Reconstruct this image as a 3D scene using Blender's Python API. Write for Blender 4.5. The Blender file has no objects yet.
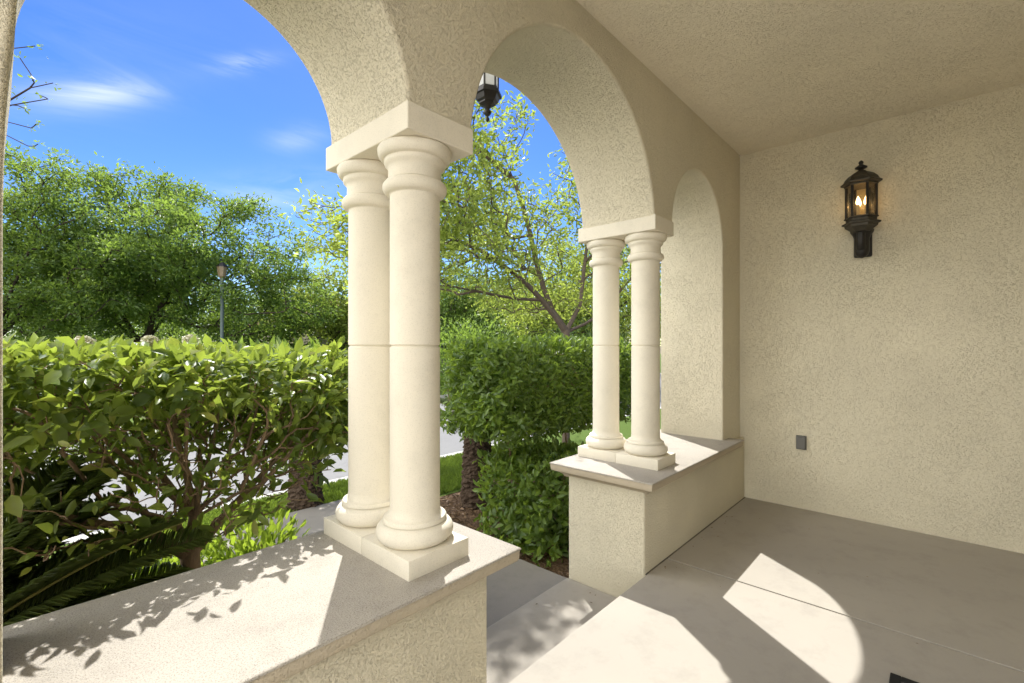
import bpy, bmesh, math, random
import numpy as np
from mathutils import Vector, Matrix

S = bpy.context.scene
COL = S.collection
R = math.radians
rng = np.random.default_rng(7)
random.seed(7)

# ------------------------------------------------------------------ helpers
def setp(o, label=None, cat=None, group=None, kind=None):
    if label: o["label"] = label
    if cat: o["category"] = cat
    if group: o["group"] = group
    if kind: o["kind"] = kind
    return o

def empty(name, loc, label=None, cat=None, group=None, rz=0.0):
    o = bpy.data.objects.new(name, None)
    o.empty_display_size = 0.1
    o.location = loc
    o.rotation_euler = (0, 0, rz)
    COL.objects.link(o)
    return setp(o, label, cat, group)

def link(name, me, mat, parent=None, loc=None):
    o = bpy.data.objects.new(name, me)
    if mat is not None and not me.materials:
        me.materials.append(mat)
    if parent is not None:
        o.parent = parent
    if loc is not None:
        o.location = loc
    COL.objects.link(o)
    return o

def from_bm(name, bm, mat, parent=None, loc=None, smooth=False, sharp=35):
    me = bpy.data.meshes.new(name)
    bmesh.ops.recalc_face_normals(bm, faces=bm.faces)
    if smooth:
        a = R(sharp)
        for f in bm.faces: f.smooth = True
        for e in bm.edges:
            if len(e.link_faces) == 2 and e.calc_face_angle(0) > a:
                e.smooth = False
    bm.to_mesh(me); bm.free()
    return link(name, me, mat, parent, loc)

def bm_box(bm, lo, hi, bev=0.0, seg=2):
    r = bmesh.ops.create_cube(bm, size=1.0)
    vs = r['verts']
    for v in vs:
        v.co = Vector([lo[i] + (hi[i]-lo[i])*(v.co[i]+0.5) for i in range(3)])
    if bev > 0:
        es = list({e for v in vs for e in v.link_edges})
        bmesh.ops.bevel(bm, geom=es, offset=bev, segments=seg, profile=0.5, affect='EDGES')
    return bm

def box(name, lo, hi, mat, parent=None, bev=0.0, seg=2, smooth=False):
    bm = bmesh.new(); bm_box(bm, lo, hi, bev, seg)
    return from_bm(name, bm, mat, parent, smooth=smooth)

def bm_lathe(bm, prof, n=48, c=(0, 0, 0), phase=0.0, caps=True):
    rings = []
    for (r, z) in prof:
        rings.append([bm.verts.new((c[0]+r*math.cos(2*math.pi*k/n+phase), c[1]+r*math.sin(2*math.pi*k/n+phase), c[2]+z)) for k in range(n)])
    for a, b in zip(rings[:-1], rings[1:]):
        for k in range(n):
            bm.faces.new((a[k], a[(k+1) % n], b[(k+1) % n], b[k]))
    if caps:
        bm.faces.new(rings[0][::-1]); bm.faces.new(rings[-1])
    return bm

def bm_loft_rect(bm, u0, u1, v0, v1, secs):
    rings = []
    for z, o in secs:
        rings.append([bm.verts.new(p) for p in ((u0-o, v0-o, z), (u1+o, v0-o, z), (u1+o, v1+o, z), (u0-o, v1+o, z))])
    for a, b in zip(rings[:-1], rings[1:]):
        for k in range(4):
            bm.faces.new((a[k], a[(k+1) % 4], b[(k+1) % 4], b[k]))
    bm.faces.new(rings[0][::-1]); bm.faces.new(rings[-1])
    return bm

def tube_arrays(paths, sides=6):
    """paths: list of (pts Nx3, radii N) -> verts, quads"""
    V = []; Fq = []; off = 0
    ang = np.arange(sides)*2*np.pi/sides
    ca, sa = np.cos(ang), np.sin(ang)
    for pts, rad in paths:
        pts = np.asarray(pts, float); n = len(pts)
        t = np.gradient(pts, axis=0); t /= (np.linalg.norm(t, axis=1, keepdims=True)+1e-9)
        ref = np.array([0.31, 0.23, 0.92]) if abs(t[0][2]) < 0.9 else np.array([1.0, 0.1, 0.0])
        a = np.cross(t, ref); a /= (np.linalg.norm(a, axis=1, keepdims=True)+1e-9)
        b = np.cross(t, a)
        rad = np.asarray(rad, float)[:, None, None]
        ring = pts[:, None, :] + rad*(a[:, None, :]*ca[None, :, None] + b[:, None, :]*sa[None, :, None])
        V.append(ring.reshape(-1, 3))
        i = np.arange(n-1)[:, None]*sides; k = np.arange(sides)[None, :]; k2 = (k+1) % sides
        q = np.stack([i+k, i+k2, i+sides+k2, i+sides+k], -1).reshape(-1, 4)+off
        Fq.append(q); off += n*sides
    return np.concatenate(V), np.concatenate(Fq)

def mesh_arrays(name, V, faces_list, smooth=False):
    """faces_list: list of int arrays (each NxK)"""
    me = bpy.data.meshes.new(name)
    V = np.ascontiguousarray(V, dtype=np.float32)
    me.vertices.add(len(V)); me.vertices.foreach_set('co', V.ravel())
    loops = np.concatenate([f.ravel() for f in faces_list]).astype(np.int32)
    sizes = np.concatenate([np.full(len(f), f.shape[1]) for f in faces_list]).astype(np.int32)
    starts = np.concatenate([[0], np.cumsum(sizes)[:-1]]).astype(np.int32)
    me.loops.add(len(loops)); me.loops.foreach_set('vertex_index', loops)
    me.polygons.add(len(sizes)); me.polygons.foreach_set('loop_start', starts)
    if smooth:
        me.polygons.foreach_set('use_smooth', np.ones(len(sizes), dtype=bool))
    me.update(calc_edges=True); me.validate()
    return me

LEAF_HI_V = np.array([[0, 0, 0], [.28, .36, .10], [.28, 0, 0], [.28, -.36, .10], [.64, .40, .10], [.66, 0, -.01], [.64, -.40, .10], [1, 0, -.09]])
LEAF_HI_F3 = np.array([[0, 2, 1], [0, 3, 2], [4, 5, 7], [5, 6, 7]])
LEAF_HI_F4 = np.array([[1, 2, 5, 4], [2, 3, 6, 5]])
LEAF_LO_V = np.array([[0, 0, 0], [.5, .46, .10], [.5, -.46, .10], [1, 0, -.05]])
LEAF_LO_F3 = np.array([[0, 3, 1], [0, 2, 3]])

def leaf_mesh(name, P, A, Nn, L, W, hi=True):
    A = A/(np.linalg.norm(A, axis=1, keepdims=True)+1e-9)
    B = np.cross(Nn, A); B /= (np.linalg.norm(B, axis=1, keepdims=True)+1e-9)
    C = np.cross(A, B)
    T = LEAF_HI_V if hi else LEAF_LO_V
    V = P[:, None, :] + L[:, None, None]*T[None, :, 0:1]*A[:, None, :] + W[:, None, None]*T[None, :, 1:2]*B[:, None, :] + L[:, None, None]*T[None, :, 2:3]*C[:, None, :]
    n = len(P); o = (np.arange(n)*len(T))[:, None, None]
    if hi:
        fl = [(LEAF_HI_F3[None]+o).reshape(-1, 3), (LEAF_HI_F4[None]+o).reshape(-1, 4)]
    else:
        fl = [(LEAF_LO_F3[None]+o).reshape(-1, 3)]
    return mesh_arrays(name, V.reshape(-1, 3), fl)

def unit(v): return v/(np.linalg.norm(v, axis=-1, keepdims=True)+1e-9)
def rand_unit(n): return unit(rng.normal(size=(n, 3)))

# ------------------------------------------------------------------ materials
def new_mat(name):
    m = bpy.data.materials.new(name); m.use_nodes = True
    nt = m.node_tree; nt.nodes.clear()
    out = nt.nodes.new('ShaderNodeOutputMaterial')
    return m, nt, out

def N(nt, t, **kw):
    n = nt.nodes.new(t)
    for k, v in kw.items():
        if k in n.inputs.keys() if hasattr(n.inputs, 'keys') else False:
            n.inputs[k].default_value = v
        else:
            setattr(n, k, v)
    return n

def noise(nt, vec, scale, detail=3, rough=0.55, dist=0.0):
    n = nt.nodes.new('ShaderNodeTexNoise')
    n.inputs['Scale'].default_value = scale; n.inputs['Detail'].default_value = detail
    n.inputs['Roughness'].default_value = rough; n.inputs['Distortion'].default_value = dist
    nt.links.new(vec, n.inputs['Vector']); return n.outputs['Fac']

def ramp(nt, fac, stops, interp='LINEAR'):
    r = nt.nodes.new('ShaderNodeValToRGB'); r.color_ramp.interpolation = interp
    els = r.color_ramp.elements
    while len(els) < len(stops): els.new(0.5)
    for e, (p, c) in zip(els, stops):
        e.position = p; e.color = (c, c, c, 1) if not hasattr(c, '__len__') else (*c, 1)
    nt.links.new(fac, r.inputs['Fac']); return r.outputs['Color']

def mixc(nt, fac, a, b, mode='MIX'):
    m = nt.nodes.new('ShaderNodeMix'); m.data_type = 'RGBA'; m.blend_type = mode
    for sock, v in ((m.inputs[0], fac), (m.inputs[6], a), (m.inputs[7], b)):
        if hasattr(v, 'is_output'): nt.links.new(v, sock)
        elif hasattr(v, '__len__'): sock.default_value = (*v, 1)
        else: sock.default_value = v
    return m.outputs[2]

def math_(nt, op, a, b=None, clamp=False):
    m = nt.nodes.new('ShaderNodeMath'); m.operation = op; m.use_clamp = clamp
    for s, v in ((m.inputs[0], a), (m.inputs[1], b)):
        if v is None: continue
        if hasattr(v, 'is_output'): nt.links.new(v, s)
        else: s.default_value = v
    return m.outputs[0]

def principled(nt, out, col, rough=0.7, spec=0.3, bump=None, bstr=0.5, bdist=0.01, metal=0.0):
    p = nt.nodes.new('ShaderNodeBsdfPrincipled')
    if hasattr(col, 'is_output'): nt.links.new(col, p.inputs['Base Color'])
    else: p.inputs['Base Color'].default_value = (*col, 1)
    if hasattr(rough, 'is_output'): nt.links.new(rough, p.inputs['Roughness'])
    else: p.inputs['Roughness'].default_value = rough
    p.inputs['Specular IOR Level'].default_value = spec
    p.inputs['Metallic'].default_value = metal
    if bump is not None:
        b = nt.nodes.new('ShaderNodeBump'); b.inputs['Strength'].default_value = bstr; b.inputs['Distance'].default_value = bdist
        nt.links.new(bump, b.inputs['Height']); nt.links.new(b.outputs['Normal'], p.inputs['Normal'])
    nt.links.new(p.outputs[0], out.inputs[0]); return p

def coords(nt):
    g = nt.nodes.new('ShaderNodeNewGeometry'); return g.outputs['Position']

def plain(name, col, rough=0.5, spec=0.4, metal=0.0, var=0.12, vscale=14.0, bumpd=0.0, bscale=120):
    m, nt, out = new_mat(name)
    tc = nt.nodes.new('ShaderNodeTexCoord').outputs['Object']
    f = noise(nt, tc, vscale, 4)
    c = mixc(nt, f, tuple(x*(1-var) for x in col), tuple(min(1, x*(1+var)) for x in col))
    b = noise(nt, tc, bscale, 3) if bumpd > 0 else None
    principled(nt, out, c, rough, spec, b, 0.6, bumpd or 0.001, metal)
    return m

def stucco(name, col, scale=1.0, depth=0.006, pit=0.90):
    """sprayed lace stucco: small trowelled plates, fine elongated crevices and sandy grain"""
    m, nt, out = new_mat(name)
    pos = coords(nt)
    a = noise(nt, pos, 105*scale, 4, 0.6, 0.9)
    plate = ramp(nt, a, [(0.30, 0.0), (0.47, 0.8), (0.70, 1.0)])
    lump = noise(nt, pos, 34*scale, 3, 0.55, 0.4)
    grain = noise(nt, pos, 300*scale, 2, 0.6)
    patch = ramp(nt, noise(nt, pos, 5.0, 3, 0.6), [(0.33, 0.6), (0.60, 1.0)])
    h = math_(nt, 'ADD', math_(nt, 'MULTIPLY', plate, patch), math_(nt, 'ADD', math_(nt, 'MULTIPLY', lump, 0.8), math_(nt, 'MULTIPLY', grain, 0.5)))
    big = noise(nt, pos, 1.3, 4, 0.6)
    c = mixc(nt, ramp(nt, big, [(0.3, 0.0), (0.7, 1.0)]), tuple(x*0.93 for x in col), tuple(min(1, x*1.04) for x in col))
    crev_shade = ramp(nt, a, [(0.26, pit), (0.385, 1.0)])  # recess shading put into the colour: crevices darkened by pit
    c = mixc(nt, patch, c, mixc(nt, 1.0, c, crev_shade, 'MULTIPLY'))
    principled(nt, out, c, 0.92, 0.15, h, 0.9, depth)
    return m

def concrete(name, col, var=0.10, speck=0.0, depth=0.0015, bscale=90, stain=0.15):
    m, nt, out = new_mat(name)
    pos = coords(nt)
    big = noise(nt, pos, 2.2, 5, 0.6)
    c = mixc(nt, big, tuple(x*(1-var) for x in col), tuple(x*(1+var) for x in col))
    st = ramp(nt, noise(nt, pos, 5.5, 6, 0.7), [(0.32, 1-stain), (0.5, 1.0)])
    c = mixc(nt, 1.0, c, st, 'MULTIPLY')
    if speck > 0:
        sp = ramp(nt, noise(nt, pos, 260, 2, 0.6), [(0.36, 1-speck), (0.46, 1.0)])
        c = mixc(nt, 1.0, c, sp, 'MULTIPLY')
    h = noise(nt, pos, bscale, 5, 0.65)
    principled(nt, out, c, 0.85, 0.25, h, 0.7, depth)
    return m

def leafmat(name, c_dark, c_light, trans, tw=0.45, gloss=0.25, rough=0.42, yellow=None):
    m, nt, out = new_mat(name)
    g = nt.nodes.new('ShaderNodeNewGeometry')
    r = g.outputs['Random Per Island']
    c = mixc(nt, r, c_dark, c_light)
    if yellow:
        r2 = math_(nt, 'FRACT', math_(nt, 'MULTIPLY', r, 37.3))
        c = mixc(nt, ramp(nt, r2, [(0.90, 0.0), (0.94, 1.0)]), c, yellow)
    d = nt.nodes.new('ShaderNodeBsdfPrincipled')
    nt.links.new(c, d.inputs['Base Color']); d.inputs['Roughness'].default_value = rough
    d.inputs['Specular IOR Level'].default_value = gloss
    t = nt.nodes.new('ShaderNodeBsdfTranslucent')
    tcv = mixc(nt, r, tuple(x*0.75 for x in trans), tuple(x*1.25 for x in trans))
    nt.links.new(tcv, t.inputs['Color'])
    mx = nt.nodes.new('ShaderNodeMixShader'); mx.inputs[0].default_value = tw
    nt.links.new(d.outputs[0], mx.inputs[1]); nt.links.new(t.outputs[0], mx.inputs[2])
    nt.links.new(mx.outputs[0], out.inputs[0])
    return m

def barkmat(name, col, scale=30):
    m, nt, out = new_mat(name)
    pos = coords(nt)
    mp = nt.nodes.new('ShaderNodeMapping'); mp.inputs['Scale'].default_value = (1, 1, 0.3)
    nt.links.new(pos, mp.inputs['Vector'])
    f = noise(nt, mp.outputs[0], scale, 5, 0.65, 0.4)
    c = mixc(nt, f, tuple(x*0.55 for x in col), tuple(x*1.4 for x in col))
    principled(nt, out, c, 0.9, 0.15, f, 0.9, 0.012)
    return m

STUCCO = stucco('stucco_cream', (0.715, 0.655, 0.50), 1.15, 0.0075, 0.90)
STUCCO_FINE = stucco('stucco_fine', (0.735, 0.68, 0.52), 1.2, 0.0058, 0.94)
STUCCO_CEIL = stucco('stucco_ceiling', (0.82, 0.755, 0.60), 1.0, 0.0058, 0.94)
CAST = concrete('cast_stone_cream', (0.71, 0.66, 0.545), 0.05, 0.10, 0.0011, 190, 0.07)
CAP = concrete('cap_concrete', (0.43, 0.395, 0.34), 0.08, 0.4, 0.006, 150, 0.14)
TANTRIM = stucco('tan_trim', (0.50, 0.43, 0.32), 1.6, 0.004, 0.75)
FLOOR = concrete('floor_concrete', (0.375, 0.345, 0.295), 0.07, 0.0, 0.0008, 120, 0.10)
WALK = concrete('walk_concrete', (0.25, 0.23, 0.20), 0.08, 0.12, 0.0012, 140, 0.12)
ROADM = concrete('road_concrete', (0.19, 0.187, 0.184), 0.07, 0.2, 0.002, 80, 0.12)
BOUNCEM = concrete('bounce_concrete', (0.62, 0.56, 0.47), 0.06, 0.1, 0.002, 80, 0.1)  # pale concrete for the added ground that bounces sunlight
KERBM = concrete('kerb_concrete', (0.52, 0.5, 0.47), 0.06, 0.1, 0.002, 80, 0.1)
IRON = plain('dark_bronze', (0.022, 0.020, 0.018), 0.45, 0.5, 0.35, 0.3, 30, 0.0008, 140)
BRONZE = plain('weathered_bronze', (0.055, 0.048, 0.036), 0.5, 0.5, 0.4, 0.35, 40, 0.001, 160)
GREYP = plain('grey_cover', (0.13, 0.128, 0.118), 0.5, 0.4, 0.0, 0.08)
BARK = barkmat('bark_grey', (0.12, 0.095, 0.072))
BARK_DARK = barkmat('bark_dark', (0.05, 0.038, 0.03))
TWIG = barkmat('shrub_stem', (0.27, 0.19, 0.125), 45)

# ------------------------------------------------------------------ constants from the photograph
H = 1.35
ZS = 0.565                 # top of the low wall caps
VI, VO = 1.32, 1.86        # arcade wall faces
UR = 4.48                  # side wall
UL = -0.62
CZ = 3.04

# ------------------------------------------------------------------ porch shell
# floor: two slabs with a control joint at x = 2.86
bm = bmesh.new()
bm_box(bm, (UL, -2.8, -0.5), (2.854, 1.276, 0.0), 0.0025, 2)
bm_box(bm, (2.866, -2.8, -0.5), (UR, 1.276, 0.0), 0.0025, 2)
bm_box(bm, (2.80, -2.78, -0.49), (2.92, 1.26, -0.03))
setp(from_bm('porch_floor', bm, FLOOR), kind='structure')
bm = bmesh.new(); bm_box(bm, (1.276, 1.27, -0.5), (2.565, 1.835, -0.195), 0.008, 2)
setp(from_bm('porch_step', bm, FLOOR), kind='structure')
setp(box('ceiling', (UL, -2.8, CZ), (UR+0.2, VI, CZ+0.26), STUCCO_CEIL), kind='structure')
setp(box('wall_back', (UL, -3.0, -0.5), (UR+0.2, -2.8, 3.3), STUCCO), kind='structure')
setp(box('shade_wall_left', (UL-0.2, -2.8, -0.5), (UL, -1.55, 3.3), STUCCO), kind='structure')  # unseen partial wall, added to cut light on the arcade's inner face
o = box('side_wall', (UR, -2.8, -0.5), (UR+0.2, VO, CZ), STUCCO_FINE)
setp(o, 'tall plain cream stucco side wall carrying the lit lantern', 'wall')

def arc(cu, cz, r, a0, a1, n):
    return [(cu+r*math.cos(a0+(a1-a0)*k/n), cz+r*math.sin(a0+(a1-a0)*k/n)) for k in range(n+1)]

def arch_pts(ua, ub, cz, r, n):
    """arch curve from (ua, spring) to (ub, spring) with the circle centre at height cz"""
    cu = (ua+ub)/2; half = (ub-ua)/2
    r = max(r, half+1e-4)
    a = math.acos(half/r)
    return arc(cu, cz, r, math.pi-a, a, n)

ZB = 0.53; ZT = 3.30
pts = [(UL, ZB), (0.010, ZB), (0.010, 1.60), (0.013, 1.78), (0.020, 1.90), (0.029, 2.02)]
pts += arch_pts(0.036, 0.930, 2.155, 0.449, 40)
pts += [(0.930, 2.10), (1.222, 2.085)]
pts += arch_pts(1.222, 2.778, 2.092, 0.778, 56)
pts += [(2.778, 2.085), (3.046, 2.10)]
pts += arch_pts(3.046, 4.03, 2.145, 0.4925, 40)
pts += [(4.03, ZB), (UR, ZB), (UR, ZT), (UL, ZT)]
bm = bmesh.new()
f0 = [bm.verts.new((u, VI, z)) for u, z in pts]
f1 = [bm.verts.new((u, VO, z)) for u, z in pts]
bm.faces.new(f0); bm.faces.new(f1[::-1])
n = len(pts)
for k in range(n):
    bm.faces.new((f0[k], f0[(k+1) % n], f1[(k+1) % n], f1[k]))
arcade = from_bm('arcade_wall', bm, STUCCO)
setp(arcade, 'cream stucco wall pierced by three round arches above the columns', 'wall')
for p in arcade.data.polygons: p.use_smooth = True
bv = arcade.modifiers.new('bevel', 'BEVEL'); bv.width = 0.014; bv.segments = 4; bv.limit_method = 'ANGLE'; bv.angle_limit = R(40); bv.harden_normals = True

for (u0, u1) in ((0.9265, 1.2255), (2.7745, 3.0495)):
    box('impost_block', (u0, VI-0.006, 2.075), (u1, 1.893, 2.170), CAST, arcade, 0.004, 2)

def low_wall(u0, u1, label, cu0, cu1):
    o = box('low_wall', (u0, 1.283, -0.5), (u1, 1.83, 0.535), STUCCO, None, 0.012, 3, True)
    setp(o, label, 'wall')
    b = bmesh.new()
    secs = [(0.466, 0.0), (0.474, 0.010), (0.486, 0.018), (0.498, 0.034), (0.507, 0.056), (0.511, 0.064), (0.513, 0.071), (0.518, 0.0745), (0.550, 0.0775), (0.5555, 0.074)]
    bm_loft_rect(b, cu0, cu1, 1.283, 1.855, secs)
    from_bm('moulding', b, TANTRIM, o, smooth=True, sharp=50)
    b = bmesh.new()
    bm_loft_rect(b, cu0, cu1, 1.283, 1.855, [(0.554, 0.076), (0.556, 0.0815), (0.560, 0.0815), (0.5635, 0.079), (ZS, 0.073)])
    from_bm('cap', b, CAP, o, smooth=True, sharp=50)
    return o
low_wall(UL, 1.273, 'low cream stucco wall in front, its sunlit cap carrying the nearer column pair', UL+0.08, 1.293)
low_wall(2.568, UR, 'low cream stucco wall against the side wall under the farther column pair', 2.582, 4.10)

# ------------------------------------------------------------------ columns
def col_meshes():
    b = bmesh.new(); bm_box(b, (-0.134, -0.1495, 0), (0.134, 0.1495, 0.068), 0.003, 2)
    yield 'plinth', b, 'flat'
    # base: torus + fillet
    pr = [(0.118, 0.066)]
    for k in range(13):
        a = -math.pi/2+math.pi*k/12
        pr.append((0.105+0.037*math.cos(a), 0.068+0.036+0.036*math.sin(a)))
    pr += [(0.116, 0.141), (0.117, 0.150), (0.113, 0.157), (0.106, 0.159), (0.099, 0.163), (0.0945, 0.172), (0.092, 0.188)]
    b = bmesh.new(); bm_lathe(b, pr, 64)
    yield 'base', b, 's'
    zj = H-ZS-0.003
    pr = [(0.092, 0.187), (0.092, zj-0.006), (0.089, zj-0.003), (0.0855, zj-0.001), (0.0855, zj+0.001), (0.089, zj+0.003), (0.092, zj+0.006), (0.0915, 1.335), (0.091, 1.345)]
    b = bmesh.new(); bm_lathe(b, pr, 64)
    yield 'shaft', b, 's'
    z0 = 1.336
    pr = [(0.0915, z0), (0.096, z0+0.004)]
    for k in range(11):
        a = -math.pi/2+math.pi*k/10
        pr.append((0.096+0.022*math.cos(a), z0+0.029+0.025*math.sin(a)))
    pr += [(0.098, z0+0.056), (0.097, z0+0.085), (0.098, z0+0.098), (0.104, z0+0.106), (0.111, z0+0.112), (0.113, z0+0.120), (0.111, z0+0.127), (0.113, z0+0.130)]
    for k in range(1, 9):
        a = math.pi/2*k/8
        pr.append((0.113+0.022*math.sin(a), z0+0.130+0.026*(1-math.cos(a))))
    pr += [(0.136, z0+0.166), (0.132, z0+0.173), (0.128, 1.512)]
    b = bmesh.new(); bm_lathe(b, pr, 64)
    yield 'capital', b, 's'

proto = [(n_, bm_) for n_, bm_, _ in []]
meshes = []
for nm, b, s in col_meshes():
    o = from_bm(nm, b, CAST, smooth=True, sharp=40)
    meshes.append((nm, o.data)); bpy.data.objects.remove(o)
specs = [(1.056, 1.4505, 'nearer pair of cream columns, the one on the porch side, largest in view'),
         (1.056, 1.7515, 'nearer pair of cream columns, the one on the garden side, partly hidden'),
         (2.915, 1.4505, 'farther pair of cream columns, the one on the porch side by the bright jamb'),
         (2.915, 1.7515, 'farther pair of cream columns, the one on the garden side before the clipped hedge')]
for (u, v, lab) in specs:
    e = empty('column', (u, v, ZS-0.001), lab, 'column', 'paired cream columns carrying the arches')
    for nm, me in meshes:
        link(nm, me, CAST, e)

# ------------------------------------------------------------------ wall lantern (lit)
GLASS, nt, out = new_mat('amber_glass')
gl = nt.nodes.new('ShaderNodeBsdfTransparent'); gl.inputs[0].default_value = (0.96, 0.90, 0.78, 1)
gg = nt.nodes.new('ShaderNodeBsdfGlossy'); gg.inputs['Roughness'].default_value = 0.12
fr = nt.nodes.new('ShaderNodeFresnel'); fr.inputs[0].default_value = 1.5
mx = nt.nodes.new('ShaderNodeMixShader')
nt.links.new(fr.outputs[0], mx.inputs[0]); nt.links.new(gl.outputs[0], mx.inputs[1]); nt.links.new(gg.outputs[0], mx.inputs[2]); nt.links.new(mx.outputs[0], out.inputs[0])
FROST, nt, out = new_mat('frosted_glass')
tt = nt.nodes.new('ShaderNodeBsdfTranslucent'); tt.inputs[0].default_value = (0.85, 0.85, 0.83, 1)
pp = nt.nodes.new('ShaderNodeBsdfPrincipled'); pp.inputs['Base Color'].default_value = (0.75, 0.75, 0.72, 1); pp.inputs['Roughness'].default_value = 0.25
mx = nt.nodes.new('ShaderNodeMixShader'); mx.inputs[0].default_value = 0.6
nt.links.new(pp.outputs[0], mx.inputs[1]); nt.links.new(tt.outputs[0], mx.inputs[2]); nt.links.new(mx.outputs[0], out.inputs[0])
BULB, nt, out = new_mat('warm_bulb')
em = nt.nodes.new('ShaderNodeEmission'); em.inputs[0].default_value = (1.0, 0.62, 0.25, 1); em.inputs[1].default_value = 4
nt.links.new(em.outputs[0], out.inputs[0])
SLEEVE = plain('candle_sleeve', (0.55, 0.46, 0.30), 0.6, 0.3)

def hexprism(bm, prof, c, n=6, phase=0.0):
    return bm_lathe(bm, prof, n, c, phase)

def wall_lantern(loc):
    """origin on the wall, at the tail's lower end; -x points into the porch"""
    e = empty('wall_lantern', loc, 'dark bronze wall lantern with lit candle bulbs on the side wall', 'wall lamp')
    cx = -0.115
    ph = math.pi/6
    b = bmesh.new()      # back plate and tail
    bm_box(b, (-0.026, -0.05, 0.03), (0.0, 0.05, 0.27), 0.010, 2)
    from_bm('back_plate', b, IRON, e)
    b = bmesh.new()
    V, Q = tube_arrays([(np.array([[-0.02, 0, 0.16], [-0.05, 0, 0.10], [-0.075, 0, 0.075], [-0.10, 0, 0.09], [cx, 0, 0.14], [cx, 0, 0.20]]), np.array([.018, .024, .028, .028, .026, .024]))], 10)
    link('bracket', mesh_arrays('bracket', V, [Q], True), IRON, e)
    b = bmesh.new()      # tail: a fluted drop
    bm_lathe(b, [(0.004, -0.004), (0.022, 0.004), (0.036, 0.022), (0.042, 0.048), (0.043, 0.10), (0.042, 0.14), (0.050, 0.165), (0.064, 0.19), (0.066, 0.205)], 14, (cx+0.048, 0, 0.02))
    from_bm('tail', b, IRON, e, smooth=True, sharp=50)
    b = bmesh.new()      # tray
    hexprism(b, [(0.050, 0.205), (0.070, 0.225), (0.088, 0.240), (0.092, 0.256), (0.106, 0.262), (0.106, 0.272), (0.084, 0.282), (0.084, 0.300), (0.094, 0.304), (0.094, 0.312), (0.078, 0.318)], (cx, 0, 0), 6, ph)
    from_bm('tray', b, BRONZE, e)
    zb, zt = 0.318, 0.545
    b = bmesh.new()
    for k in range(6):
        a = ph+k*math.pi/3
        p = Vector((cx+0.080*math.cos(a), 0.080*math.sin(a), 0))
        bm_lathe(b, [(0.0085, zb-0.005), (0.0085, zt+0.005)], 8, p)
    from_bm('cage', b, IRON, e)
    for k in range(6):
        a0 = ph+k*math.pi/3; a1 = a0+math.pi/3
        b = bmesh.new(); r = 0.079
        q = [(cx+r*math.cos(a), r*math.sin(a), z) for a, z in ((a0, zb), (a1, zb), (a1, zt), (a0, zt))]
        b.faces.new([b.verts.new(p) for p in q])
        from_bm('glass_pane', b, GLASS, e)
    for k in range(3):
        a = k*2*math.pi/3+0.5
        p = (cx+0.026*math.cos(a), 0.026*math.sin(a), 0)
        b = bmesh.new(); bm_lathe(b, [(0.009, zb-0.003), (0.009, zb+0.085)], 12, p)
        s = from_bm('candle', b, SLEEVE, e, smooth=True, sharp=60)
        b = bmesh.new(); bm_lathe(b, [(0.006, zb+0.084), (0.0115, zb+0.098), (0.0125, zb+0.108), (0.009, zb+0.125), (0.004, zb+0.142), (0.001, zb+0.15)], 12, p)
        from_bm('bulb', b, BULB, s, smooth=True)
    b = bmesh.new()      # roof
    hexprism(b, [(0.080, zt-0.002), (0.092, zt), (0.092, zt+0.012), (0.112, zt+0.017), (0.113, zt+0.028), (0.098, zt+0.040), (0.088, zt+0.062), (0.068, zt+0.085), (0.045, zt+0.100), (0.030, zt+0.107), (0.024, zt+0.115)], (cx, 0, 0), 6, ph)
    from_bm('roof', b, BRONZE, e)
    b = bmesh.new()
    bm_lathe(b, [(0.022, zt+0.112), (0.012, zt+0.122), (0.020, zt+0.128), (0.034, zt+0.136), (0.034, zt+0.142), (0.020, zt+0.152), (0.010, zt+0.162), (0.013, zt+0.170), (0.014, zt+0.178), (0.008, zt+0.188), (0.002, zt+0.193)], 16, (cx, 0, 0))
    from_bm('finial', b, IRON, e, smooth=True, sharp=60)
    return e
wl = wall_lantern((UR, 0.436, 1.99)); wl.scale = (1.12, 1.13, 1.0)

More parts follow.
